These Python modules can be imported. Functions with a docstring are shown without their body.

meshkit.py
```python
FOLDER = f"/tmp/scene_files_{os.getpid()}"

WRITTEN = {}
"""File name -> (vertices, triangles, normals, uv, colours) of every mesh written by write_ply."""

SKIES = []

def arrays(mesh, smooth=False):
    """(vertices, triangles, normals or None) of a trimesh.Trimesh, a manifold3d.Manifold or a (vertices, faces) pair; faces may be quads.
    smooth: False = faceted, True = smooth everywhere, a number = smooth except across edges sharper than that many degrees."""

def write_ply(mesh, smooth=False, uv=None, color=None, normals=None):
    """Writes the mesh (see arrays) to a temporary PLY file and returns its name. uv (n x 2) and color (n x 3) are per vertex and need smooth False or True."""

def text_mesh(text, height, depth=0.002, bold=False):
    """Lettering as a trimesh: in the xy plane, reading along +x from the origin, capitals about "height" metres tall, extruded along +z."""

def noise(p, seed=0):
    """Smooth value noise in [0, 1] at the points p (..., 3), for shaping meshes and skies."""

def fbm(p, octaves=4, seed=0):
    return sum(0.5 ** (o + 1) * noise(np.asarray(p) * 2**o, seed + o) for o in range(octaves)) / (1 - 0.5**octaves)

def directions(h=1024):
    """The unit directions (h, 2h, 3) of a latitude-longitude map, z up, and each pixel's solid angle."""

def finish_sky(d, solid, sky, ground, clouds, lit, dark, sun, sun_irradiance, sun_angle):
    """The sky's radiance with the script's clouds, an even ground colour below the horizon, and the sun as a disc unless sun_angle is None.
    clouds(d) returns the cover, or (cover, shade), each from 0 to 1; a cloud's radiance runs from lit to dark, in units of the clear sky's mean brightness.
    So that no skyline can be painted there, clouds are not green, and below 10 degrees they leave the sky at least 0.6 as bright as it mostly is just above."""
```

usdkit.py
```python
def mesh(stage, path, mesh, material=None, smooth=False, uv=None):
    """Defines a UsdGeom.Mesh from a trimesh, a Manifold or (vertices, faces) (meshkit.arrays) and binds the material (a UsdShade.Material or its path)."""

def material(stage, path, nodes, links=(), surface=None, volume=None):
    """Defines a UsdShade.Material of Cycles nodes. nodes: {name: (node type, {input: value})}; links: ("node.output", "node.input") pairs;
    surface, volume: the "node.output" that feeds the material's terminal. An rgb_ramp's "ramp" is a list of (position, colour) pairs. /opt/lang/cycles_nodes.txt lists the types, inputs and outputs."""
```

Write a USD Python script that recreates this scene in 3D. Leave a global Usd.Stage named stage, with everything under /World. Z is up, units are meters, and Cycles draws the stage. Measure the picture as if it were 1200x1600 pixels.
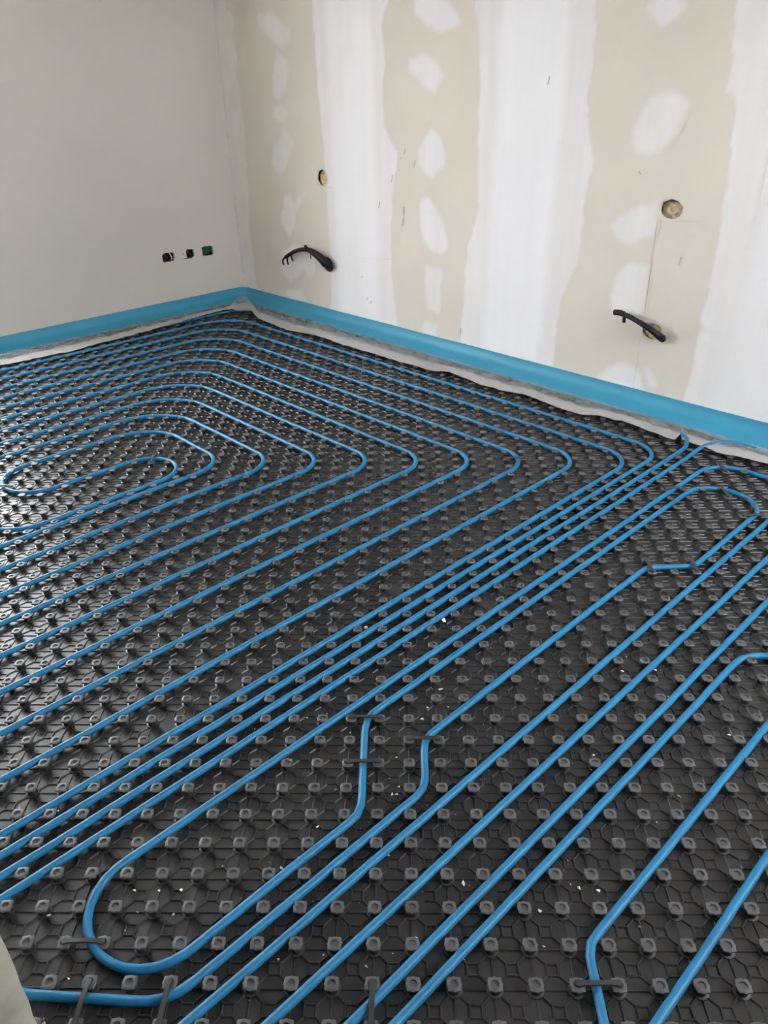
import math, random
import numpy as np, trimesh, shapely
from shapely.geometry import Polygon, Point, box as sbox
from pxr import Usd, UsdGeom, UsdLux, UsdShade, Gf, Sdf, Vt
import usdkit, meshkit

stage = Usd.Stage.CreateInMemory()
UsdGeom.SetStageUpAxis(stage, 'Z'); UsdGeom.SetStageMetersPerUnit(stage, 1.0)
UsdGeom.Xform.Define(stage, '/World'); UsdGeom.Scope.Define(stage, '/World/Looks')
stage.SetDefaultPrim(stage.GetPrimAtPath('/World'))
rng = np.random.default_rng(7)

# ------------------------------------------------------------------ camera, sky, exposure
EYE = (0.97453974, -0.09382502, 1.37609985)
RIGHT = (0.69580169, 0.71799630, -0.01847471)
UP = (-0.33862150, 0.35062117, 0.87315535)
FWD = (-0.63339994, 0.60128704, -0.48709179)
cam = UsdGeom.Camera.Define(stage, '/World/camera')
cam.AddTransformOp().Set(Gf.Matrix4d(*RIGHT, 0, *UP, 0, *[-x for x in FWD], 0, *EYE, 1))
cam.CreateHorizontalApertureAttr(36.0); cam.CreateVerticalApertureAttr(48.0)
cam.CreateFocalLengthAttr(1192.2354 / 1200 * 36.0)
cam.CreateClippingRangeAttr(Gf.Vec2f(0.05, 200))
cam.CreateExposureAttr(0.72)

sky = UsdLux.DomeLight.Define(stage, '/World/sky')      # even overcast sky, seen through the windows and the open hall side
sky.CreateIntensityAttr(6.0); sky.CreateColorAttr(Gf.Vec3f(0.95, 0.98, 1.0))

# ------------------------------------------------------------------ helpers
used = {}
def name_in(parent, name):
    k = (parent, name); n = used.get(k, 0); used[k] = n + 1
    return f'{parent}/{name}' if n == 0 else f'{parent}/{name}_{n:03d}'
def tag(p, label=None, cat=None, group=None, kind=None):
    p = p.GetPrim() if hasattr(p, 'GetPrim') else p
    for k, v in (('label', label), ('category', cat), ('group', group), ('kind', kind)):
        if v: p.SetCustomDataByKey(k, v)
    return p
def thing(name, label=None, cat=None, loc=(0, 0, 0), group=None, kind=None):
    x = UsdGeom.Xform.Define(stage, name_in('/World', name)); x.AddTranslateOp().Set(Gf.Vec3d(*map(float, loc)))
    tag(x, label, cat, group, kind); return str(x.GetPath())
def part(name, mesh, mat, parent='/World', smooth=False, prim=None, **kw):
    m = usdkit.mesh(stage, name_in(parent, name), mesh, mat, smooth=smooth)
    if prim:
        for k, v in prim.items():
            UsdGeom.PrimvarsAPI(m).CreatePrimvar(k, Sdf.ValueTypeNames.FloatArray, 'vertex').Set(Vt.FloatArray.FromNumpy(np.asarray(v, np.float32)))
    tag(m, **kw); return m
def bx(x0, y0, z0, x1, y1, z1):
    m = trimesh.creation.box((x1 - x0, y1 - y0, z1 - z0)); m.apply_translation(((x0 + x1) / 2, (y0 + y1) / 2, (z0 + z1) / 2)); return m
cat_ = trimesh.util.concatenate
def smooth_path(pts, step=0.02, it=0):
    pts = np.asarray(pts, float); d = np.r_[0, np.cumsum(np.linalg.norm(np.diff(pts, axis=0), axis=1))]
    n = max(2, int(d[-1] / step) + 1); s = np.linspace(0, d[-1], n)
    return np.stack([np.interp(s, d, pts[:, k]) for k in range(pts.shape[1])], 1)
def spline(pts, n=40):
    from scipy.interpolate import CubicSpline
    pts = np.asarray(pts, float); d = np.r_[0, np.cumsum(np.linalg.norm(np.diff(pts, axis=0), axis=1))]
    return CubicSpline(d, pts)(np.linspace(0, d[-1], n))
def tube(path, r, sides=14, caps=True):
    path = np.asarray(path, float); n = len(path); r = np.broadcast_to(r, n)
    t = np.gradient(path, axis=0); t /= np.linalg.norm(t, axis=1, keepdims=True)
    up = np.array([0, 0, 1.0]) if abs(t[0, 2]) < .9 else np.array([1.0, 0, 0])
    V = []
    for p, d, rr in zip(path, t, r):
        a = np.cross(up, d); a /= np.linalg.norm(a); b = np.cross(d, a)
        th = np.arange(sides) / sides * 2 * np.pi
        V.append(p + rr * (np.cos(th)[:, None] * a + np.sin(th)[:, None] * b))
    V = np.vstack(V); i = np.arange(sides); j = (i + 1) % sides; F = []
    for k in range(n - 1):
        a, b = k * sides, (k + 1) * sides
        F.append(np.stack([a + i, a + j, b + j], 1)); F.append(np.stack([a + i, b + j, b + i], 1))
    if caps:
        for k, s in ((0, -1), (n - 1, 1)):
            V = np.vstack([V, path[k]]); c = len(V) - 1; a = k * sides
            F.append(np.stack([np.full(sides, c), a + (i if s > 0 else j), a + (j if s > 0 else i)], 1))
    return trimesh.Trimesh(V, np.vstack(F), process=False)
def fillet(wp, default=2.6):
    """wp: list of (x, y) or (x, y, radius) in 50 mm modules -> dense path with rounded corners."""
    P = [np.array(w[:2], float) for w in wp]; out = [P[0]]
    for k in range(1, len(P) - 1):
        r = wp[k][2] if len(wp[k]) > 2 else default
        a, b = P[k - 1] - P[k], P[k + 1] - P[k]; la, lb = np.linalg.norm(a), np.linalg.norm(b); a /= la; b /= lb
        ang = math.acos(np.clip(a @ b, -1, 1)); t = min(r / math.tan(ang / 2), .498 * la if k > 1 else la, .498 * lb if k < len(P) - 2 else lb)
        r = t * math.tan(ang / 2); bis = (a + b) / np.linalg.norm(a + b); c = P[k] + bis * r / math.sin(ang / 2)
        s, e = P[k] + a * t - c, P[k] + b * t - c
        sweep = math.pi - ang; n = max(4, int(sweep / .12)); sg = np.sign(s[0] * e[1] - s[1] * e[0])
        for q in np.linspace(0, sweep * sg, n): out.append(c + [s[0] * math.cos(q) - s[1] * math.sin(q), s[0] * math.sin(q) + s[1] * math.cos(q)])
    out.append(P[-1])
    keep = [out[0]]
    for p in out[1:]:
        if np.linalg.norm(p - keep[-1]) > 1e-6: keep.append(p)
    return np.array(keep)

# ------------------------------------------------------------------ materials
def mat(name, color, rough=.5, vary=0, scale=6, bump=0, bscale=60, spec=.5, **kw):
    nodes = {'p': ('principled_bsdf', {'base_color': color, 'roughness': rough, 'specular_ior_level': spec, **kw})}
    links = []
    if vary or bump: nodes['g'] = ('geometry', {})
    if vary:
        c = np.array(color)
        nodes['n'] = ('noise_texture', {'scale': scale, 'detail': 4.0})
        nodes['r'] = ('rgb_ramp', {'ramp': [(.3, tuple(c * (1 - vary))), (.7, tuple(np.minimum(c * (1 + vary), 1)))]})
        links += [('g.position', 'n.vector'), ('n.fac', 'r.fac'), ('r.color', 'p.base_color')]
    if bump:
        nodes['bn'] = ('noise_texture', {'scale': bscale, 'detail': 3.0}); nodes['b'] = ('bump', {'strength': bump, 'distance': .002})
        links += [('g.position', 'bn.vector'), ('bn.fac', 'b.height'), ('b.normal', 'p.normal')]
    return usdkit.material(stage, f'/World/Looks/{name}', nodes, links, surface='p.BSDF')
M = {}
M['board'] = mat('plasterboard_paper', (.60, .553, .49), .85, vary=.05, scale=1.6, bump=.05, bscale=90)
M['skim'] = mat('skimmed_plaster', (.53, .492, .450), .8, vary=.03, scale=1.2, bump=.05, bscale=50)
M['ceiling'] = mat('ceiling_paint', (.80, .79, .77), .9)
M['concrete'] = mat('concrete', (.30, .29, .27), .9, vary=.15, scale=5, bump=.3)
M['rough'] = mat('rough_plaster', (.44, .41, .335), .9, vary=.18, scale=14, bump=.8, bscale=45)
M['dark'] = mat('cavity_dark', (.02, .018, .016), .9)
M['wool'] = mat('mineral_wool', (.50, .38, .26), .95, vary=.45, scale=60, bump=1, bscale=120)
M['mat'] = mat('black_polystyrene', (.019, .0182, .0188), .41, vary=.18, scale=9, bump=.10, bscale=160, spec=.5)
M['stud'] = mat('lit_dusty_stud_plastic', (.080, .079, .084), .48, vary=.12, scale=12, bump=.12, bscale=220, spec=.5)  # mat plastic lightened for the caps: top light and dust put into the colour
M['clip'] = mat('black_clip_plastic', (.028, .028, .030), .45, vary=.1, scale=30)
M['pipe'] = mat('blue_pipe_plastic', (.013, .165, .34), .48, vary=.10, scale=10, bump=.05, bscale=60, spec=.38)
M['foam'] = mat('blue_edge_foam', (.030, .235, .36), .55, vary=.05, scale=7, bump=.10, bscale=40)
M['foam_top'] = mat('foam_cut_edge', (.30, .52, .62), .7)
M['crumb'] = mat('plaster_crumb_white', (.78, .76, .71), .9)
M['cable'] = mat('black_cable_sheath', (.005, .005, .005), .55, spec=.3, bump=.4, bscale=200)
M['navy'] = mat('dark_box_plastic', (.010, .018, .022), .4)
M['green'] = mat('dark_green_membrane', (.020, .075, .035), .5, vary=.5, scale=90)
M['whitewire'] = mat('white_wire', (.62, .60, .56), .5)
M['pencil'] = mat('pencil_grey', (.40, .385, .37), .9)
M['frame'] = mat('window_frame_white', (.75, .75, .74), .4)
BOARD, FILL = (.60, .553, .49), (.68, .658, .656)
def fade_mat(name, under, uvary, uscale, color, vary, streak):
    """opaque filler whose colour runs out into the surface below it along feathered edges (mesh attribute 'fade')."""
    c, u = np.array(color), np.array(under)
    nodes = {'g': ('geometry', {}), 'a': ('attribute', {'attribute': 'fade'}),
             'mp': ('mapping', {'scale': streak}), 'n': ('noise_texture', {'scale': 3.0, 'detail': 5.0}),
             'r': ('rgb_ramp', {'ramp': [(.3, tuple(c * (1 - vary))), (.7, tuple(np.minimum(c * (1 + vary), 1)))]}),
             'n2': ('noise_texture', {'scale': uscale, 'detail': 4.0}), 'r2': ('rgb_ramp', {'ramp': [(.3, tuple(u * (1 - uvary))), (.7, tuple(np.minimum(u * (1 + uvary), 1)))]}),
             'mx': ('mix_color', {'blend_type': 'mix'}), 'p': ('principled_bsdf', {'roughness': .83, 'specular_ior_level': .4})}
    return usdkit.material(stage, f'/World/Looks/{name}', nodes,
        [('g.position', 'mp.vector'), ('mp.vector', 'n.vector'), ('n.fac', 'r.fac'), ('g.position', 'n2.vector'), ('n2.fac', 'r2.fac'),
         ('a.fac', 'mx.fac'), ('r2.color', 'mx.a'), ('r.color', 'mx.b'), ('mx.result', 'p.base_color')], surface='p.BSDF')
M['filler'] = fade_mat('joint_filler', BOARD, .05, 1.6, FILL, .045, (4, 4, .35))
M['filler_top'] = fade_mat('joint_filler_second_coat', FILL, .03, 1.6, (.75, .737, .755), .025, (4, 4, .35))
M['filler_thin'] = fade_mat('screw_filler', BOARD, .05, 1.6, (.67, .64, .615), .045, (4, 4, 2))
# plastic film: cloudy see-through sheet, whiter along its hem ('fade')
usdkit.material(stage, '/World/Looks/film', {
    'a': ('attribute', {'attribute': 'fade'}),
    'd': ('diffuse_bsdf', {'color': (.62, .60, .585)}), 'tl': ('translucent_bsdf', {'color': (.7, .7, .7)}), 'm0': ('mix_closure', {'fac': .25}),
    'gl': ('glossy_bsdf', {'color': (.9, .9, .9), 'roughness': .12}), 't': ('transparent_bsdf', {'color': (.93, .95, .96)}),
    'lw': ('fresnel', {'IOR': 1.28}), 'm1': ('mix_closure', {}), 'm2': ('mix_closure', {})},
    [('d.BSDF', 'm0.closure1'), ('tl.BSDF', 'm0.closure2'), ('t.BSDF', 'm1.closure1'), ('m0.closure', 'm1.closure2'), ('a.fac', 'm1.fac'),
     ('m1.closure', 'm2.closure1'), ('gl.BSDF', 'm2.closure2'), ('lw.fac', 'm2.fac')], surface='m2.closure')
M['film'] = '/World/Looks/film'

# ------------------------------------------------------------------ the room shell
XL, YR, XE, YN, H = -3.915, 3.155, 2.2, -0.0425, 2.62
part('floor', bx(XL - .3, -1.6, -.20, XE + .3, YR + .3, -.035), M['concrete'], kind='structure', label='bare concrete slab under the heating mat')
part('ceiling', bx(XL - .3, -1.6, H, XE + .3, YR + .3, H + .15), M['ceiling'], kind='structure', label='plain white ceiling above the room')
part('ground', bx(-30, -30, -.6, 30, 30, -.45), M['concrete'], kind='structure', label='ground outside the building')

def jag(cx, cy, rx, ry, n=40, amp=.05, seed=0, power=2):
    th = np.linspace(0, 2 * np.pi, n, endpoint=False); g = np.random.default_rng(seed)
    r = 1 / (np.abs(np.cos(th)) ** power + np.abs(np.sin(th)) ** power) ** (1 / power) * (1 + g.normal(0, amp, n))
    return Polygon(np.stack([cx + rx * r * np.cos(th), cy + ry * r * np.sin(th)], 1))
def slab(poly, to, t):
    """extrude a 2-D wall outline (horizontal, z) by t; to maps (a, b, depth) columns to world."""
    m = trimesh.creation.extrude_polygon(poly, t, engine='earcut'); v = np.array(m.vertices)
    m.vertices = to(v[:, 0], v[:, 1], v[:, 2]); trimesh.repair.fix_normals(m); return m
R2W = lambda x, z, d: np.stack([x, YR + d, z], 1)
L2W = lambda y, z, d: np.stack([XL - d, y, z], 1)
HOLES = [(-2.935, .894, .050, .046), (-.651, .901, .052, .039), (-2.922, .382, .046, .044), (-.655, .380, .053, .037)]
# right wall: plasterboard with round holes, boxed-in cavity behind
wr = thing('wall_right', 'right-hand plasterboard wall with white filler bands and patches', kind='structure')
shape = sbox(XL, -.035, XE + .1, H)
for k, h in enumerate(HOLES): shape = shape.difference(jag(*h, seed=k + 3, amp=.025))
part('board', slab(shape, R2W, .0125), M['board'], wr)
part('backing', bx(XL - .3, YR + .10, -.035, XE + .3, YR + .25, H), M['dark'], wr)
# left wall: smooth skim with three socket cut-outs and a window opening further along
SOCK = [(2.578, .388), (2.733, .388), (2.889, .387)]
wl = thing('wall_left', 'left-hand wall skimmed in plain warm grey plaster', kind='structure')
shape = sbox(YN - .2, -.035, YR, H).difference(sbox(.02, .5, 1.27, 2.4))
for k, (y, z) in enumerate(SOCK): shape = shape.difference(jag(y, z, .045, .031, n=36, amp=.05, seed=20 + k, power=5))
part('board', slab(shape, L2W, .0125), M['skim'], wl)
shape = sbox(YN - .2, -.035, YR + .3, H).difference(sbox(.02, .5, 1.27, 2.4))
part('backing', slab(shape, lambda y, z, d: np.stack([XL - .08 - d, y, z], 1), .18), M['concrete'], wl)
part('reveal', cat_([bx(XL - .26, .005, .485, XL - .0125, 1.285, .5), bx(XL - .26, .005, 2.4, XL - .0125, 1.285, 2.415), bx(XL - .26, .005, .5, XL - .0125, .02, 2.4), bx(XL - .26, 1.27, .5, XL - .0125, 1.285, 2.4)]), M['skim'], wl)
def window(name, lab, x, y0, y1, z0, z1):
    w = thing(name, lab, kind='structure'); f = .05
    part('window_frame', cat_([bx(x, y0, z0, x + .06, y0 + f, z1), bx(x, y1 - f, z0, x + .06, y1, z1), bx(x, y0 + f, z0, x + .06, y1 - f, z0 + f), bx(x, y0 + f, z1 - f, x + .06, y1 - f, z1),
          bx(x + .01, (y0 + y1) / 2 - .03, z0 + f, x + .05, (y0 + y1) / 2 + .03, z1 - f)]), M['frame'], w)
window('window_1', 'white framed window in the left wall', XL - .22, .02, 1.27, .5, 2.4)
# near wall (its rough plaster end stands at the doorway beside the camera) and the far east wall
NX = .062
wn = thing('wall_near', 'rough beige plaster end of the near wall beside the doorway', kind='structure')
ys, zs = np.meshgrid(np.linspace(-.22, YN, 16), np.linspace(-.035, H, 130), indexing='ij')
bump = (meshkit.fbm(np.stack([ys * 30, zs * 18, 0 * ys], -1), 4, 3) - .5)
edge = np.clip((ys - (YN - .03)) / .03, 0, 1)
V = np.stack([NX + .006 * bump - .006 * edge ** 2, ys + .010 * edge * .5 * (meshkit.noise(np.stack([0 * ys, zs * 22, 0 * ys], -1), 5) - .5), zs], -1)
n0, n1 = ys.shape; idx = np.arange(n0 * n1).reshape(n0, n1)
q = np.stack([idx[:-1, :-1], idx[1:, :-1], idx[1:, 1:], idx[:-1, 1:]], -1).reshape(-1, 4)
F = np.vstack([q[:, [0, 1, 2]], q[:, [0, 2, 3]]])
part('plaster_end', trimesh.Trimesh(V.reshape(-1, 3), F, process=False), M['rough'], wn, smooth=True)
part('wall_body', bx(XL - .2, -.22, -.035, NX - .012, -.062, H), M['skim'], wn)
part('corner_bead', bx(NX - .030, -.10, -.035, NX - .007, YN - .006, H), M['rough'], wn)
part('wall_body', bx(1.35, -.22, -.035, XE + .2, YN - .008, H), M['skim'], wn)
part('lintel', bx(NX - .012, -.22, 2.1, 1.35, YN - .008, H), M['skim'], wn)
part('wall_hall', cat_([bx(XL - .3, -1.75, -.035, XE + .3, -1.6, H), bx(XE + .1, -1.6, -.035, XE + .3, YN - .2, H), bx(-.9, -1.6, -.035, -.75, -.22, H)]), M['skim'], kind='structure', label='hall walls behind the doorway')
we = thing('wall_east', 'plain plaster wall opposite the left wall', kind='structure')
part('board', slab(sbox(YN - .2, -.035, YR + .3, H).difference(sbox(1.35, 1.1, 2.75, 2.3)), lambda y, z, d: np.stack([XE + d, y, z], 1), .2), M['skim'], we)
window('window_2', 'white framed window opposite the left wall', XE + .1, 1.35, 2.75, 1.1, 2.3)

# ------------------------------------------------------------------ filler on the right wall
used_f = []
def filler(poly, name, material, feather=.012, cell=.012, ragged=.014, gain=1.0, seed=0, **kw):
    used_f.append(1); poly = Polygon(poly).buffer(.012).buffer(-.012)
    x0, z0, x1, z1 = poly.buffer(.03).bounds
    xs, zs = np.arange(x0, x1 + cell, cell), np.arange(z0, z1 + cell, cell)
    X, Z = np.meshgrid(xs, zs, indexing='ij'); pts = shapely.points(X.ravel(), Z.ravel())
    d = shapely.distance(poly.exterior, pts); inside = shapely.contains(poly, pts)
    d = np.where(inside, d, -d).reshape(X.shape)
    nz = meshkit.fbm(np.stack([X * 16, Z * 16, 0 * X + seed], -1), 4, seed) - .5
    d = d + ragged * 2 * nz
    for (hx, hz, rx, ry) in HOLES: d = np.where(((X - hx) / (rx + .008)) ** 2 + ((Z - hz) / (ry + .008)) ** 2 < 1, -1, d)
    op = np.clip(.5 + d / feather, 0, 1) * gain
    op *= .86 + .28 * meshkit.fbm(np.stack([X * 9, Z * 2.2, 0 * X + 3 + seed], -1), 3, 9)
    op = np.clip(op, 0, 1)
    op[(Z < .02) | (Z > H)] = 0
    idx = np.arange(X.size).reshape(X.shape)
    q = np.stack([idx[:-1, :-1], idx[1:, :-1], idx[1:, 1:], idx[:-1, 1:]], -1).reshape(-1, 4)
    q = q[(op.ravel()[q] > 0).any(1)]
    ids, inv = np.unique(q, return_inverse=True); q = inv.reshape(-1, 4)
    v = np.stack([X.ravel(), np.full(X.size, YR - (.0022 if feather > .03 else .0004 + .00006 * len(used_f))), Z.ravel()], 1)[ids]
    f = np.vstack([q[:, [0, 1, 2]], q[:, [0, 2, 3]]])
    part(name, trimesh.Trimesh(v, f, process=False), material, wr, prim={'fade': op.ravel()[ids]}, **kw)
CORNER = [(-3.733, .08), (-3.746, .246), (-3.754, .465), (-3.747, .677), (-3.718, .922), (-3.705, 1.154), (-3.713, 1.265), (-3.735, 1.447), (-3.708, 1.587), (-3.75, 1.658), (-3.685, 1.772), (-3.792, 1.796), (-3.75, 1.95), (-3.76, 2.7)]
filler(CORNER + [(-3.915, 2.7), (-3.915, .08)], 'filler_band', M['filler_thin'], ragged=.02, gain=.85, seed=1)
B1L = [(-2.94, 2.7), (-2.937, 1.801), (-2.936, 1.589), (-2.928, 1.367), (-2.906, 1.099), (-2.903, .925), (-2.898, .706), (-2.895, .439), (-2.895, .279), (-2.917, .089)]
B1R = [(-2.36, 2.7), (-2.34, 1.758), (-2.385, 1.651), (-2.373, 1.565), (-2.361, 1.479), (-2.387, 1.391), (-2.39, 1.3), (-2.383, 1.177), (-2.31, 1.084), (-2.276, 1.054), (-2.314, .89), (-2.338, .684), (-2.344, .396), (-2.309, .212), (-2.289, .05)]
B2L = [(-1.77, 2.7), (-1.762, 1.716), (-1.735, 1.564), (-1.718, 1.407), (-1.717, 1.245), (-1.712, 1.075), (-1.695, .838), (-1.716, .743), (-1.754, .627), (-1.766, .509), (-1.777, .337), (-1.785, .193), (-1.786, .05)]
B2R = [(-1.11, 2.7), (-1.113, 1.669), (-1.11, 1.58), (-1.107, 1.443), (-1.107, 1.323), (-1.098, 1.2), (-1.049, 1.074), (-1.068, .968), (-1.074, .859), (-1.067, .69), (-1.105, .567), (-1.149, .47), (-1.158, .277), (-1.167, .05)]
B3L = [(-.52, 2.7), (-.522, 1.627), (-.505, 1.487), (-.499, 1.341), (-.468, 1.324), (-.454, 1.277), (-.446, 1.145), (-.431, .984), (-.423, .815), (-.423, .636), (-.435, .527), (-.432, .36), (-.44, .212), (-.447, .05)]
filler(B1L + B1R[::-1], 'filler_band', M['filler'], ragged=.012, seed=2)
filler(B2L + B2R[::-1], 'filler_band', M['filler'], ragged=.014, seed=3)
filler(B3L + [(.35, .05), (.35, 2.7)], 'filler_band', M['filler'], ragged=.014, seed=4)
inner = lambda L, R, a, b: [(l[0] + a, l[1]) for l in L] + [(r[0] - b, r[1]) for r in R[::-1]]
filler([(-2.84, 2.7), (-2.83, 1.3), (-2.82, .1), (-2.45, .1), (-2.46, 1.3), (-2.48, 2.7)], 'filler_band', M['filler_top'], feather=.05, gain=.8, seed=6)
filler([(-1.62, 2.7), (-1.60, 1.3), (-1.62, .1), (-1.26, .1), (-1.23, 1.3), (-1.25, 2.7)], 'filler_band', M['filler_top'], feather=.05, gain=.85, seed=7)
filler([(-.30, 2.7), (-.25, 1.3), (-.30, .1), (.2, .1), (.2, 1.3), (.2, 2.7)], 'filler_band', M['filler_top'], feather=.05, gain=.35, seed=9)
PATCHES = [
 [(-3.454, 1.758), (-3.376, 1.763), (-3.311, 1.775), (-3.227, 1.713), (-3.159, 1.678), (-3.159, 1.63), (-3.208, 1.584), (-3.274, 1.603), (-3.362, 1.646), (-3.451, 1.693)],
 [(-3.292, 1.565), (-3.204, 1.519), (-3.194, 1.453), (-3.236, 1.37), (-3.301, 1.319), (-3.357, 1.337), (-3.355, 1.44), (-3.317, 1.523)],
 [(-3.354, 1.267), (-3.285, 1.291), (-3.246, 1.25), (-3.259, 1.197), (-3.351, 1.196), (-3.379, 1.231)],
 [(-3.277, 1.161), (-3.213, 1.109), (-3.185, 1.074), (-3.248, .981), (-3.341, .883), (-3.436, .935), (-3.425, 1.011), (-3.369, 1.068)],
 [(-3.268, .773), (-3.214, .727), (-3.166, .799), (-3.102, .796), (-3.162, .723), (-3.213, .68), (-3.239, .579), (-3.307, .524), (-3.382, .586), (-3.374, .647), (-3.326, .749)],
 [(-3.386, .4), (-3.258, .477), (-3.128, .431), (-3.067, .377), (-3.06, .317), (-3.112, .268), (-3.173, .322), (-3.325, .217), (-3.426, .267)],
 [(-3.407, .139), (-3.224, .176), (-3.176, .11), (-3.339, .08)],
 [(-2.173, 1.777), (-1.953, 1.76), (-1.898, 1.688), (-1.856, 1.634), (-1.928, 1.613), (-1.969, 1.596), (-2.077, 1.647), (-2.142, 1.685)],
 [(-2.187, 1.496), (-2.097, 1.513), (-2.009, 1.477), (-1.957, 1.418), (-2.007, 1.337), (-2.074, 1.372), (-2.141, 1.416), (-2.187, 1.445)],
 [(-2.04, 1.183), (-1.958, 1.14), (-1.934, 1.067), (-1.946, 1.005), (-2.022, .955), (-2.116, .997), (-2.126, 1.075), (-2.071, 1.138)],
 [(-2.092, .839), (-2.044, .843), (-1.996, .798), (-1.948, .737), (-1.91, .675), (-1.898, .594), (-1.944, .565), (-2.016, .58), (-2.08, .624), (-2.105, .723), (-2.111, .805)],
 [(-2.049, .482), (-1.942, .486), (-1.94, .417), (-1.961, .234), (-2.046, .238), (-2.062, .363)],
 [(-2.06, .179), (-1.969, .159), (-1.973, .07), (-2.085, .07)],
 [(-.877, 1.631), (-.837, 1.67), (-.731, 1.662), (-.718, 1.621), (-.742, 1.581), (-.805, 1.564), (-.856, 1.588)],
 [(-.806, 1.322), (-.726, 1.343), (-.648, 1.287), (-.658, 1.265), (-.686, 1.196), (-.732, 1.135), (-.784, 1.102), (-.844, 1.107), (-.871, 1.143), (-.872, 1.192), (-.841, 1.275)],
 [(-.925, .812), (-.884, .861), (-.796, .903), (-.716, .924), (-.704, .851), (-.71, .785), (-.775, .767), (-.85, .743), (-.901, .765)],
 [(-.849, .631), (-.806, .662), (-.721, .662), (-.713, .58), (-.711, .466), (-.753, .429), (-.85, .412), (-.876, .497), (-.873, .571)],
 [(-.895, .104), (-.849, .164), (-.794, .211), (-.737, .214), (-.68, .171), (-.654, .08), (-.754, .06)],
 [(-.659, .207), (-.633, .207), (-.576, .134), (-.632, .12)]]
for k, p in enumerate(PATCHES): filler(p, 'filler_patch', M['filler_thin' if k < 7 else 'filler'], feather=.030, ragged=.016, seed=10 + k)
def mark(pts, w=.0022, name='pencil_mark'):
    p = smooth_path(pts, .03); L = shapely.LineString(p).buffer(w / 2, cap_style='flat')
    m = slab(L, lambda x, z, d: np.stack([x, YR - .0026 - d * .0003, z], 1), 1.0); part(name, m, M['pencil'], wr)
mark([(-.704, .851), (-.703, .45)], .0014); mark([(-.703, .35), (-.702, .10)], .0014); mark([(-.698, .851), (-.523, .867)], .0014)
mark([(-.60, .345), (-.52, .352)], .0012); mark([(-2.60, .46), (-2.33, .489)], .0010); mark([(-2.88, .848), (-2.83, .846)], .0016)
for x, z, a, l in ((-2.222, 1.068, 1.2, .05), (-2.15, 1.008, 1.3, .06), (-2.323, .926, 1.3, .06), (-2.431, .78, 1.3, .06), (-2.234, .762, 1.55, .07), (-2.24, .700, 1.5, .06),
                   (-2.558, .222, 1, .03), (-2.523, .208, 1, .035), (-1.789, .163, 1.5, .06), (-.817, 1.034, -.9, .025), (-1.32, 1.385, 1.4, .05), (-.574, .70, 1.4, .06), (-2.25, 1.03, .8, .02), (-2.60, .35, 1, .02)):
    dx, dz = math.cos(a) * l / 3, math.sin(a) * l / 3; mark([(x - dx, z - dz), (x, z + .004), (x + dx, z + dz)], .006 if l < .05 else .0075, name='scuff_mark')

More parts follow.
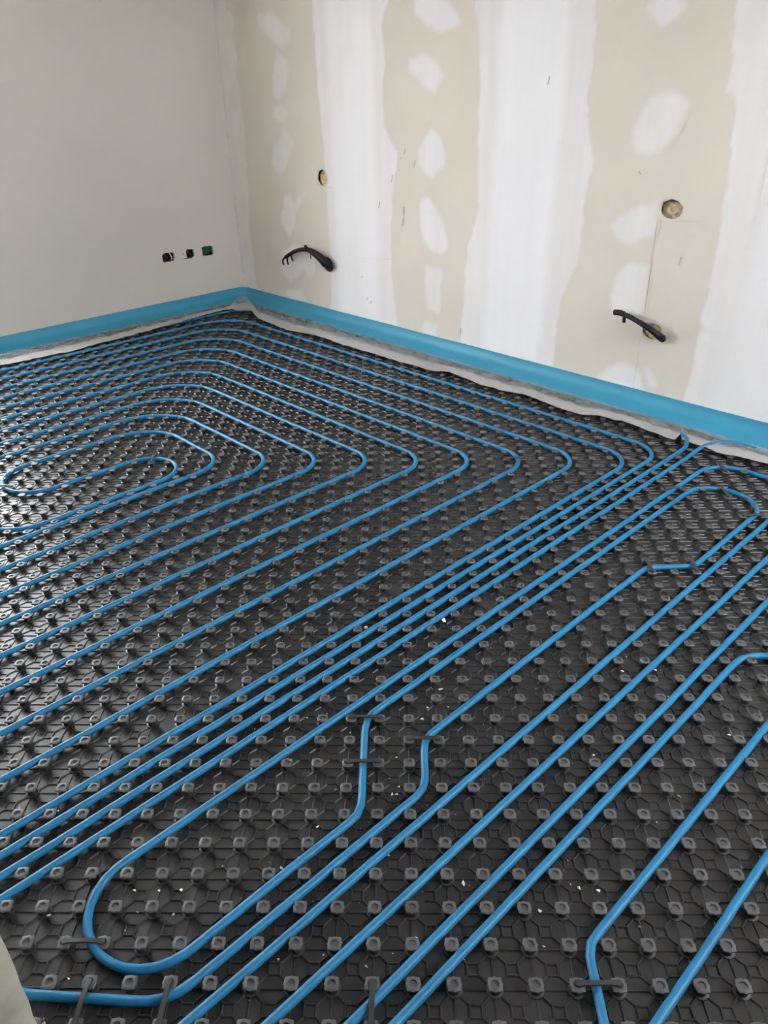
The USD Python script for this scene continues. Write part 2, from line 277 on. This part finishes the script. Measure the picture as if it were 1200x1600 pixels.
# ------------------------------------------------------------------ studded heating mat
U = .05
LP = [(i, j) for i in range(-45, 62) for j in range(-22, 75)]
X0, X1, Y0, Y1 = XL / U + .55, XE / U - .8, -22, YR / U - .6
studs = []
for i, j in LP:
    X, Y = i - j, i + j
    if X0 < X < X1 and Y0 < Y < Y1 and not (Y < -1.05 and (X < 1.6 or X > 25.5)): studs.append((X * U, Y * U))
studs = np.array(studs)
C45 = math.sqrt(.5)
def flower(n, s, lobes=True):
    th = np.arange(n) / n * 2 * np.pi
    r = .0130 / (np.abs(np.cos(th)) ** 3.6 + np.abs(np.sin(th)) ** 3.6) ** (1 / 3.6)
    if lobes: r = r + .0010 * np.cos(8 * th)
    th = th + math.pi / 4                         # the cap's sides lie along the stud rows, which run at 45 degrees to the walls
    return np.stack([r * s * np.cos(th), r * s * np.sin(th)], 1)
def circle(n, r):
    th = np.arange(n) / n * 2 * np.pi + math.pi / 4
    return np.stack([r * np.cos(th), r * np.sin(th)], 1)
def loft(rings, n):
    V = np.vstack([np.c_[xy, np.full(n, z)] for xy, z in rings]); i = np.arange(n); j = (i + 1) % n; F = []
    for k in range(len(rings) - 1):
        a, b = k * n, (k + 1) * n; F += [np.stack([a + i, a + j, b + j], 1), np.stack([a + i, b + j, b + i], 1)]
    V = np.vstack([V, [0, 0, rings[-1][1]]]); a = (len(rings) - 1) * n; F.append(np.stack([a + i, a + j, np.full(n, len(V) - 1)], 1))
    return V, np.vstack(F)
def stud(n, level):
    """the flat lobed cap of a stud (same moulding as its stem, which keeps the dark mat colour, see stem)"""
    R = [(circle(n, .0086), .0150), (flower(n, .93), .0154), (flower(n, 1.0), .0166), (flower(n, .99), .0190), (flower(n, .90), .0202), (circle(n, .0086), .0208), (circle(n, .0070), .0205), (circle(n, .0062), .0176)]
    if level == 1: R = [R[k] for k in (0, 1, 2, 3, 4, 6, 7)]
    if level == 2: R = [R[0], R[2], R[3], R[4]]
    return loft(R, n)
def stem(n, level):
    R = [(circle(n, .0158), .0003), (circle(n, .0150), .0022), (circle(n, .0108), .0034), (circle(n, .0090), .0155)]
    if level == 2: R = [R[0], R[2], R[3]]
    return loft(R, n)
near, mid, far = stud(24, 0), stud(16, 1), stud(8, 2)
eye = np.array(EYE); d = np.stack([studs[:, 0], studs[:, 1], np.full(len(studs), .02)], 1) - eye
depth = d @ np.array(FWD); sx, sy = (d @ np.array(RIGHT)) / depth, (d @ np.array(UP)) / depth
inview = (depth > 0) & (np.abs(sx) < .515) & (np.abs(sy) < .68)
order = np.argsort(np.where(inview, depth, depth + 100 + np.abs(depth) * 0)); first = order[:300]; rest = order[300:]; set_first = set(first.tolist())
# the mat is one continuous layer; (x, y) of bare plates between two studs of a row, in modules
mp_ = thing('studded_mat', 'black studded underfloor heating mat covering the whole floor', 'heating mat')
part('base_sheet', cat_([bx(X0 * U - .03, -.058, -.030, X1 * U + .03, Y1 * U + .02, 0), bx(.075, -1.1, -.030, 1.28, YN, 0)]), M['mat'], mp_)
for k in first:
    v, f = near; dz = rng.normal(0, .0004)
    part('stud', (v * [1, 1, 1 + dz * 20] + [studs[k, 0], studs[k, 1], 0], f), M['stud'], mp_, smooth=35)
VV, FF, n = [], [], 0
for k in order:
    v, f = (stem(20, 0) if k in set_first else stem(12, 1)) if (inview[k] and np.linalg.norm(d[k]) < 3.1) else stem(7, 2)
    VV.append(v + [studs[k, 0], studs[k, 1], 0]); FF.append(f + n); n += len(v)
part('stud_stems', (np.vstack(VV), np.vstack(FF)), M['mat'], mp_, smooth=35, kind='stuff', label='moulded round stems under the stud caps')
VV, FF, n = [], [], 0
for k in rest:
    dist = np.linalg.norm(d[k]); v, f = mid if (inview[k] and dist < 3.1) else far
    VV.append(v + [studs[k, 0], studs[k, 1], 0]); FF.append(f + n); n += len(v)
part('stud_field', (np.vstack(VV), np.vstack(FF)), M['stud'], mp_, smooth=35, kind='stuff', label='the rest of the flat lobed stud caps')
# moulded ridges: octagons about the midpoint of each pair of neighbouring studs, split by a rib from stud to stud
BARE = {(-8.5, 9.5), (-8.5, 13.5), (-8.5, 25.5), (-3.5, 28.5), (8.5, 13.5), (8.5, 10.5), (6.5, 11.5), (-11.5, 37.5)}
A = .5 * math.tan(math.pi / 8)                      # half edge of the octagons, modules (apothem .5)
hx = np.array([C45, C45]); hy = np.array([-C45, C45])     # along the rows (i) and across them (j)
segs = []
def seg(p, q, w=.0056, h=.0027): segs.append((p[0], p[1], q[0], q[1], w, h))
done = set()
for X in np.arange(math.floor(X0) + .5, X1 + .5):
    for Y in np.arange(max(Y0, -20) + .5, Y1 + .3):
        if Y < -.9 and (X < 1.9 or X > 25.5): continue
        along_i = (round(X - .5) - round(Y - .5)) % 2 == 0    # the midpoint of a stud pair in a row, else of one across
        if any(abs(X - a) < .1 and abs(Y - b) < .1 for a, b in BARE): continue
        for dx, dy in ((.5, 0), (0, .5)):            # edges shared with the next octagon along X and along Y
            if dx: seg((X + .5, Y - A), (X + .5, Y + A))
            else: seg((X - A, Y + .5), (X + A, Y + .5))
        # the two edges that bound the small square plates (the ones round the studs are hidden by the studs)
        nrm, tan_ = (hy, hx) if along_i else (hx, hy)
        for s in (-1, 1):
            c = np.array([X, Y]) + s * .5 * nrm; seg(c - tan_ * A, c + tan_ * A)
        ax = hx if along_i else hy
        seg(np.array([X, Y]) - ax * .40, np.array([X, Y]) + ax * .40, .0046, .0022)
S = np.array(segs); p, q, w, h = S[:, 0:2] * U, S[:, 2:4] * U, S[:, 4:5], S[:, 5]
dv = q - p; dv /= np.linalg.norm(dv, axis=1, keepdims=True); nv = np.stack([-dv[:, 1], dv[:, 0]], 1)
N = len(S)
def lift(a, z): return np.c_[a, np.full(N, z) if np.isscalar(z) else z]
corners = [lift(p - nv * w / 2, .0001), lift(p - nv * w / 6, h), lift(p + nv * w / 6, h), lift(p + nv * w / 2, .0001),
           lift(q - nv * w / 2, .0001), lift(q - nv * w / 6, h), lift(q + nv * w / 6, h), lift(q + nv * w / 2, .0001)]
V = np.stack(corners, 1).reshape(-1, 3); b = (np.arange(N) * 8)[:, None]
tri = np.array([[0, 4, 5], [0, 5, 1], [1, 5, 6], [1, 6, 2], [2, 6, 7], [2, 7, 3]])[:, ::-1]
F = (b[:, :, None] + tri[None]).reshape(-1, 3)
e1, e2 = V[F[:, 1]] - V[F[:, 0]], V[F[:, 2]] - V[F[:, 0]]; flip = np.cross(e1, e2)[:, 2] < 0; F[flip] = F[flip][:, ::-1]
part('ridge_pattern', (V, F), M['mat'], mp_, kind='stuff', label='moulded octagonal ridges between the studs')

# ------------------------------------------------------------------ heating pipes (waypoints in 50 mm modules)
PR, PZ = .0087, .0128
def pipe(label, wp, default=2.6, group=None, lifts=()):
    xy = fillet(wp, default) * U
    p = smooth_path(xy, .028); s = np.arange(len(p))
    wob = (meshkit.noise(np.stack([p[:, 0] * 5, p[:, 1] * 5, 0 * s], -1), len(label)) - .5)
    z = PZ + .0012 * (wob + .5)
    for (lx, ly, hgt, rad) in lifts: z = z + hgt * np.exp(-((p[:, 0] / U - lx) ** 2 + (p[:, 1] / U - ly) ** 2) / rad ** 2)
    t = np.gradient(p, axis=0); t /= np.linalg.norm(t, axis=1, keepdims=True)
    w2 = meshkit.noise(np.stack([p[:, 0] * 7, p[:, 1] * 7, 0 * s + 9], -1), len(label) + 3) - .5
    p = p + np.stack([-t[:, 1], t[:, 0]], 1) * (w2 * .0022)[:, None]
    m = part('heating_pipe', tube(np.c_[p, z], PR, 14), M['pipe'], smooth=50)
    tag(m, label, 'pipe'); return m
END = -.45
TOP = [('outermost of the fully visible blue pipe loops, bending nearest the room corner', -70.5, 55.5, -6.5), ('second blue pipe loop in from the outermost visible one at the room corner', -67.5, 52.5, -7.5),
       ('third blue pipe loop counted inward from the room corner', -64.5, 49.5, -10.5), ('fourth blue pipe loop counted inward from the corner, strapped at its right bend', -61.5, 46.5, -13.5),
       ('fifth blue pipe loop counted inward from the room corner', -58.5, 43.5, -16.5), ('sixth blue pipe loop counted inward from the room corner', -55.5, 40.5, -19.5),
       ('seventh blue pipe loop counted inward from the room corner', -52.5, 37.5, -22.5), ('eighth blue pipe loop, second out from the spiral centre', -49.5, 34.5, -25.5),
       ('ninth blue pipe loop, the one wrapped directly around the spiral centre', -46.5, 31.5, -28.5)]
for lab, l, t, r_ in TOP: pipe(lab, [(l, END), (l, t, 5.0), (r_, t, 2.8), (r_, END)])
pipe('blue pipe coming out from under the plastic film at the foot of the right wall', [(-73.4, END), (-73.4, 59.4, 4), (-5.5, 59.4, 2.6), (-5.5, END)], lifts=[(-6.2, 58.8, .018, 1.7)])
pipe('blue pipe doubling back in U-turns at the centre of the spiral, at the left edge', [(-31.5, END), (-31.5, 28.5, 2.8), (-43.4, 28.5, 4.2), (-43.4, 13.6, 3), (-37.5, 13.6, 3), (-37.5, 25.4, 2.5), (-32.5, 25.4, 2.5), (-32.5, 11.6, 3.4), (-37.5, 8.6, 3), (-37.5, END)])
pipe('blue pipe that bends right and slips under the film beside the wall', [(43, 60.3), (-4.5, 60.3, 3.0), (-4.5, END)], lifts=[(-2.6, 59.8, .022, 3.2)])
pipe('long blue pipe with a broad U-turn at the lower left and another upper right', [(43, 56.4), (-2.6, 56.4, 2.6), (-2.6, 1.7, 2.5), (2.45, 1.7, 2.5), (2.4, 12.6, 1.3), (-1.6, 16.6, 1.8), (-1.6, 52.2, 2.4), (3.5, 52.2, 2.6), (3.5, 40.6, 1.5), (1.4, 38.4, 1.5), (1.4, 17.6, 1.5), (3.5, 15.5, 1.5), (3.5, 2.6, 2.2), (-.5, -1.02, 1.2), (-20, -1.02)])
pipe('straight blue pipe running just right of the upper right U-turn', [(43, 53.5), (4.5, 53.5, 2.6), (4.5, -20)])
pipe('straight blue pipe second to the right of the upper right U-turn', [(43, 50.5), (6.45, 50.5, 2.6), (6.45, -20)])
pipe('straight blue pipe strapped at the bottom edge near the middle', [(43, 45.5), (8.4, 45.5, 2.6), (8.4, -20)])
pipe('blue pipe bending to the right at the middle of the right edge', [(43, 35.4), (9.45, 35.4, 2.2), (9.45, -20)])
pipe('blue pipe with a kink held by a strap at the lower right', [(43, 32.5), (12.55, 32.5, 2.4), (12.45, 14.45, 1.1), (14.6, 12.3, .6), (14.6, -20)])
pipe('blue pipe crossing the lower right corner of the floor', [(43, 29.5), (18.5, 29.5, 2.4), (15.5, 26.4, 1.4), (15.5, -20)])

# ------------------------------------------------------------------ strap clips from stud to stud over a pipe (stud indices i, j)
CLIPS = [((7, 9), (8, 9), 'upper of the two stacked black straps over the kinked pipe left of centre'), ((7, 7), (8, 7), 'lower of the two stacked black straps over the kinked pipe left of centre'),
         ((9, 8), (10, 8), 'black strap over the pipe kink right of the two stacked straps'), ((0, 1), (1, 1), 'black strap holding the broad U-turn at the lower left'),
         ((1, 0), (1, -1), 'black strap nearest the lower left corner, over the outer pipe'), ((3, 0), (3, -1), 'black strap over the outer pipe beneath the lower left U-turn'),
         ((8, 0), (8, -1), 'black strap at the bottom edge near the middle'), ((13, 0), (14, 0), 'black strap over the kinked pipe at the lower right'),
         ((20, 19), (20, 18), 'left of the two black straps on the sideways pipe jog at the right'), ((22, 19), (22, 18), 'right of the two black straps on the sideways pipe jog at the right'),
         ((23, 26), (24, 26), 'thin black strap across the straight pipe left of the upper right bends'), ((27, 29), (27, 28), 'black strap on the outer bend at the upper right'),
         ((26, 26), (26, 25), 'black strap on top of the inner U-turn at the upper right'), ((26, 23), (27, 23), 'black strap on the right side of the upper right U-turn'),
         ((15, 30), (16, 30), 'black strap on the right bend of the fourth loop'), ((-14, 27), (-13, 27), 'black strap on the inner U-turn at the left edge'),
         ((-6, 31), (-6, 30), 'black strap at the top of the innermost loop')]
for k, (a, b_, lab) in enumerate(CLIPS):
    pa, pb = np.array([a[0] - a[1], a[0] + a[1]]) * U, np.array([b_[0] - b_[1], b_[0] + b_[1]]) * U
    c, dd = (pa + pb) / 2, (pb - pa); L = np.linalg.norm(dd); dd /= L; nn = np.array([-dd[1], dd[0]])
    t = thing('strap_clip', lab, 'pipe clip', (c[0], c[1], .0))
    s = np.linspace(-1, 1, 25); half = L / 2 + .003
    wid = .0050 + .0022 * np.clip((np.abs(s) - .72) / .2, 0, 1); wid = np.where(np.abs(s) > .96, wid * .62, wid)
    zc = .0240 + .0020 * np.cos(s * math.pi / 2) - .0005 * np.cos(k + s * 3)
    V = []
    for sv, w_, z_ in zip(s, wid, zc):
        o = dd * sv * half
        for u_, zz in ((-1, -.0012), (-.8, .0012), (.8, .0012), (1, -.0012)): V.append([*(o + nn * w_ * u_), z_ + zz])
    V = np.array(V); F = []
    for m_ in range(len(s) - 1):
        for e in range(4):
            a0, a1, b0, b1 = m_ * 4 + e, m_ * 4 + (e + 1) % 4, m_ * 4 + 4 + e, m_ * 4 + 4 + (e + 1) % 4; F += [[a0, b0, b1], [a0, b1, a1]]
    F += [[0, 1, 2], [0, 2, 3], [len(V) - 4, len(V) - 2, len(V) - 3], [len(V) - 4, len(V) - 1, len(V) - 2]]
    st = trimesh.Trimesh(V, F, process=False); trimesh.repair.fix_normals(st)
    part('strap', st, M['clip'], t, smooth=40)
    for e in (-1, 1):
        pg = trimesh.creation.cylinder(radius=.0052, height=.0030, sections=14); pg.apply_translation((*(dd * e * L / 2), .0232))
        part('end_peg', pg, M['clip'], t, smooth=40)

# ------------------------------------------------------------------ edge strip with plastic film skirt
es = thing('edge_strip', 'bright blue foam edge strip with a plastic film skirt along the foot of both walls', 'edge strip')
RC = .07
# centre line of the wall-side face: along the left wall, round the corner, along the right wall
line = [(XL + .002, y) for y in np.arange(-.02, YR - RC - .002, .05)]
line += [(XL + .002 + RC - RC * math.cos(a), YR - .002 - RC + RC * math.sin(a)) for a in np.linspace(0, math.pi / 2, 9)]
line += [(x, YR - .002) for x in np.arange(XL + RC + .05, XE - .05, .05)]
line = np.array(line); tl = np.gradient(line, axis=0); tl /= np.linalg.norm(tl, axis=1, keepdims=True); inn = np.stack([tl[:, 1], -tl[:, 0]], 1)
prof_in = [(.118, .002), (.129, .020), (.100, .028), (.060, .045), (.030, .072)]
prof = [(.000, .0995), (.0085, .1005), (.0085, .090), (.012, .072), (.022, .054), (.040, .040), (.075, .029), (.112, .0225), (.112, .0205), (.000, .0205)]
V, P_ = [], np.array(prof)
for k, (o, nv_) in enumerate(zip(line, inn)):
    wv = (meshkit.noise(np.array([[k * .22, 1.5, .2]]), 4)[0] - .5)
    for dd_, z in prof:
        V.append([*(o + nv_ * (dd_ * (1 + .12 * wv * (dd_ > .01)))), z + (.003 * wv if z > .06 else 0)])
V = np.array(V); n = len(prof); F = []; FT = []
for k in range(len(line) - 1):
    for e in range(n):
        a0, a1, b0, b1 = k * n + e, k * n + (e + 1) % n, (k + 1) * n + e, (k + 1) * n + (e + 1) % n
        (FT if e == 0 else F).extend([[a0, b0, b1], [a0, b1, a1]])
F.extend([[0, i, i + 1] for i in range(1, n - 1)])
body = trimesh.Trimesh(V, F, process=False); part('foam_band', body, M['foam'], es, smooth=40)
part('cut_edge', trimesh.Trimesh(V, FT, process=False), M['foam_top'], es, label='pale cut top edge of the foam')

def skirt(inner_, outer_, seed, name='film_skirt', zin=.034, zout=.0262, amp=.010, fin=.26, fout=.74, nt=18, step=.010, parent=es, label=None):
    def dens(P):
        return smooth_path(P, step)
    a = np.asarray(inner_, float); b = np.asarray(outer_, float)
    n_ = int(max(np.linalg.norm(np.diff(a, axis=0), axis=1).sum(), np.linalg.norm(np.diff(b, axis=0), axis=1).sum()) / step)
    def res(P):
        d_ = np.r_[0, np.cumsum(np.linalg.norm(np.diff(P, axis=0), axis=1))]; s_ = np.linspace(0, d_[-1], n_); return np.stack([np.interp(s_, d_, P[:, q]) for q in (0, 1)], 1)
    a, b = res(a), res(b); g = np.arange(n_) * step
    jit = (meshkit.fbm(np.stack([g * 14, 0 * g, 0 * g + seed], -1), 3, seed) - .5) * .028
    dirn = b - a; ln = np.linalg.norm(dirn, axis=1, keepdims=True); b = b + dirn / ln * jit[:, None]
    t = np.linspace(0, 1, nt)
    G, T = np.meshgrid(g, t, indexing='ij')
    XY = a[:, None] * (1 - T[..., None]) + b[:, None] * T[..., None]
    cr = meshkit.fbm(np.stack([G * 26, T * 3.2, 0 * G + seed], -1), 3, seed) - .5
    cr2 = np.abs(meshkit.noise(np.stack([G * 60 + T * 2, T * 6 + G * 9, 0 * G + seed], -1), seed + 2) - .5)
    env = np.clip(T * 5, 0, 1)
    hem = np.clip((T - .52) / .12, 0, 1)
    z = zin * (1 - T) + zout * T + env * amp * ((1.6 * cr + 1.2 * cr2) * (1 - .80 * hem) + .25)
    op = fin + (fout - fin) * hem + (1 - hem) * .35 * (meshkit.fbm(np.stack([G * 20, T * 4, 0 * G + 5], -1), 3, seed + 7) - .4)
    op = np.where(T > .97, op * .9, op)
    V = np.concatenate([XY, np.maximum(z, np.where(T < .2, .0285, .0245))[..., None]], -1).reshape(-1, 3)
    idx = np.arange(G.size).reshape(G.shape); q = np.stack([idx[:-1, :-1], idx[1:, :-1], idx[1:, 1:], idx[:-1, 1:]], -1).reshape(-1, 4)
    f_ = np.vstack([q[:, [0, 1, 2]], q[:, [0, 2, 3]]])
    if np.cross(V[f_[:, 1]] - V[f_[:, 0]], V[f_[:, 2]] - V[f_[:, 0]])[:, 2].mean() < 0: f_ = f_[:, ::-1]
    part(name, trimesh.Trimesh(V, f_, process=False), M['film'], parent, smooth=True, prim={'fade': np.clip(op, 0, 1).ravel()}, label=label)
skirt([(-3.80, -.02), (-3.80, 1.3), (-3.79, 2.2), (-3.79, 2.8), (-3.80, 2.99)],
      [(-3.57, -.02), (-3.579, 1.24), (-3.541, 1.598), (-3.577, 2.031), (-3.626, 2.428), (-3.674, 2.761), (-3.64, 2.87)], 11)
skirt([(-3.80, 3.05), (-3.4, 3.05), (-2.0, 3.045), (-1.0, 3.045), (-.36, 3.045)],
      [(-3.50, 2.93), (-3.44, 2.90), (-3.30, 2.84), (-3.104, 2.815), (-2.963, 2.801), (-2.829, 2.825), (-2.662, 2.843), (-2.401, 2.829), (-2.191, 2.836), (-1.923, 2.829), (-1.697, 2.845), (-1.639, 2.884), (-1.344, 2.846), (-1.135, 2.889), (-.967, 2.867), (-.81, 2.847), (-.703, 2.893), (-.578, 2.906), (-.50, 2.90), (-.40, 2.885), (-.335, 2.872)], 23)
skirt([(-.40, 3.048), (.3, 3.048), (1.2, 3.048), (2.1, 3.048)], [(-.318, 2.905), (-.213, 2.892), (-.158, 2.878), (-.079, 2.895), (.04, 2.915), (.4, 2.9), (1.2, 2.89), (2.1, 2.9)], 37)
skirt([(-3.835, 3.06), (-3.815, 3.075), (-3.79, 3.085)], [(-3.67, 2.85), (-3.57, 2.85), (-3.47, 2.95)], 51, name='film_fold', zin=.062, zout=.030, amp=.010, fin=.30, fout=.70, label='crumpled fold of film in the corner')

# ------------------------------------------------------------------ what shows in the wall openings
def wool(label, cx, cz, rx, rz, seed):
    m = trimesh.creation.icosphere(4, 1.0); v = np.array(m.vertices)
    nz = meshkit.fbm(v * 3 + seed, 4, seed) - .5
    v = v * (1 + .35 * nz[:, None]); m.vertices = v * [rx, .030, rz] + [cx, YR + .045, cz]
    o = part('insulation_wool', m, M['wool'], smooth=True); tag(o, label, 'insulation')
wool('brown insulation inside the upper round hole near the room corner', -2.93, .885, .075, .07, 1)
wool('tan insulation inside the large round hole high on the right', -.64, .895, .085, .07, 2)
wool('brown insulation in the hole behind the right-hand black cable', -.645, .375, .085, .07, 5)
def cable(label, path, r, branches, end):
    t = thing('wall_cable', label, 'cable', (0, 0, 0))
    c = spline(path, 60); rr = np.interp(np.linspace(0, 1, 60), np.linspace(0, 1, len(r)), r)
    rr = rr * (1 + .06 * np.sin(np.arange(60) * 1.9))
    part('sheath', tube(c, rr, 12), M['cable'], t, smooth=50)
    for b_, rb in branches: part('wire_end', tube(spline(b_, 14), rb, 8), M['cable'], t, smooth=50)
    for e, re in end: part('connector', tube(spline(e, 14), re, 10), M['cable'], t, smooth=50)
W = lambda x, z, off: (x, YR - off, z)
cable('black cable arching left out of the hole nearest the room corner', [W(-2.93, .36, -.03), W(-2.885, .375, .02), W(-2.875, .405, .05), W(-2.925, .435, .06), W(-3.01, .462, .055), W(-3.10, .462, .05), W(-3.20, .437, .045), W(-3.31, .385, .045)],
      [.018, .024, .022, .017, .014, .0125, .012, .012],
      [([W(-3.31, .385, .045), W(-3.335, .355, .05), W(-3.325, .335, .05)], .006), ([W(-3.28, .395, .045), W(-3.285, .365, .05), W(-3.275, .345, .05)], .006), ([W(-3.24, .42, .045), W(-3.235, .395, .05), W(-3.225, .375, .05)], .005),
       ([W(-3.02, .462, .055), W(-3.02, .44, .06), W(-3.015, .415, .06)], .0025)], [([W(-3.07, .49, .06), W(-3.03, .465, .062), W(-2.95, .43, .066), W(-2.90, .38, .05)], [.009, .011, .016, .02][0])])
cable('black cable poking left out of the hole low on the right', [W(-.60, .355, -.01), W(-.60, .375, .03), W(-.635, .405, .055), W(-.68, .424, .06), W(-.74, .441, .055), W(-.80, .447, .05)],
      [.016, .016, .0125, .0115, .011, .011],
      [([W(-.77, .445, .05), W(-.772, .425, .05), W(-.77, .410, .05)], .008)], [([W(-.775, .447, .05), W(-.80, .45, .05), W(-.825, .447, .05)], .013)])
def back_box(label, y, z, kind):
    t = thing('socket_box', label, 'socket box', (XL, y, z))
    sh = cat_([bx(-.062, -.05, -.036, -.058, .05, .036), bx(-.058, -.05, .032, -.016, .05, .036), bx(-.058, -.05, -.036, -.016, .05, -.032), bx(-.058, -.05, -.032, -.016, -.046, .032), bx(-.058, .046, -.032, -.016, .05, .032)])
    part('box', sh, M['navy'], t)
    if kind == 0:
        part('wire', tube(spline([(-.045, .02, .03), (-.02, .028, .012), (-.018, .034, -.012), (-.045, .03, -.03)], 16), .004, 8), M['whitewire'], t, smooth=50)
        part('wire', tube(spline([(-.05, -.02, .02), (-.03, 0, 0), (-.04, .01, -.03)], 16), .006, 8), M['navy'], t, smooth=50)
    elif kind == 1:
        g = np.random.default_rng(4); m = bx(-.026, -.042, -.028, -.020, -.004, .028); m = m.subdivide().subdivide().subdivide(); v = np.array(m.vertices)
        m.vertices = v + np.stack([.008 * (meshkit.noise(v * 60, 3) - .5), .018 * (meshkit.noise(v * 45 + 4, 6) - .5), 0 * v[:, 0]], 1)
        part('paper_flap', m, M['whitewire'], t); part('wire', tube(spline([(-.05, .0, .025), (-.03, .02, .0), (-.03, .035, -.025)], 16), .007, 8), M['navy'], t, smooth=50)
    else:
        for q in range(5):
            y0 = -.036 + q * .016
            part('membrane_fold', tube(spline([(-.05, y0, -.03), (-.026, y0 + .012, .0), (-.045, y0 + .022, .03)], 14), .009, 7), M['green'], t, smooth=40)
back_box('leftmost of the three square socket cutouts, dark inside with a white wire', *SOCK[0], 0)
back_box('middle of the three square socket cutouts, half covered by pale paper', *SOCK[1], 1)
back_box('rightmost of the three square socket cutouts, filled with dark green folds', *SOCK[2], 2)

# ------------------------------------------------------------------ plaster crumbs
def crumb(sz, seed):
    g = np.random.default_rng(seed); m = trimesh.convex.convex_hull(g.normal(0, 1, (12, 3)) * [1, .8, .5]); v = m.vertices; m.vertices = v / np.abs(v).max() * sz; return m
CR = [(.285, 1.33), (.272, 1.438), (.25, 1.497), (.397, 1.519), (.445, 1.475), (.406, 1.433), (.573, 1.413), (.379, 1.132), (.133, .726), (.074, .546), (.028, .639), (.123, .744), (.23, .605), (.293, .378), (.243, .314), (.363, .419), (.391, .519), (.379, .667), (.39, .67), (.544, .819), (.529, .813), (.574, .839), (.518, .725), (.668, .83), (.565, .674), (.576, 1.16), (-.192, .734), (-.003, .972), (.032, 1.01), (-.026, 1.045), (.015, .933), (.127, .718), (-.157, .968), (.031, .224), (-.002, .262), (-.032, .23), (-.067, .196), (.007, .029), (.087, .063), (-.134, .052), (-2.844, 1.302), (-.361, .169), (-.43, .112), (.099, .432), (.304, 1.608), (.243, 1.579), (.331, 1.503), (.346, 1.268), (-.173, 1.413)]
g = np.random.default_rng(12); ms = []
CR += [(g.normal(.15, .28), g.normal(.75, .45)) for _ in range(150)] + [(g.uniform(.06, .2), g.uniform(-.03, .02)) for _ in range(14)]
for k, (x, y) in enumerate(CR):
    if y < .0 and x < .08: continue
    m = crumb(g.uniform(.0030, .0056) if k < 49 else g.uniform(.0009, .0026), k); m.apply_translation((x, y, .0028)); ms.append(m)
tag(part('plaster_crumbs', cat_(ms), M['crumb']), 'tiny white plaster crumbs scattered over the studded mat', 'debris', kind='stuff')
for (x, y, s, lab) in ((-.217, 1.267, .010, 'largest white plaster chip, lying between pipes near the centre'), (-.352, 1.084, .0075, 'small rounded white plaster chip caught beside the four parallel pipes'), (-.246, 2.452, .007, 'white plaster chip among the parallel pipes near the upper right')):
    m = crumb(s, int(s * 1e5)); m.apply_translation((x, y, s * .45)); tag(part('plaster_chip', m, M['crumb']), lab, 'debris')
lm = []
for k in range(9):
    m = crumb(g.uniform(.004, .009), 300 + k); m.apply_translation((g.uniform(.040, .088), g.uniform(-.056, -.030), .004)); lm.append(m)
part('plaster_lump', cat_(lm), M['rough'], wn, kind='stuff')
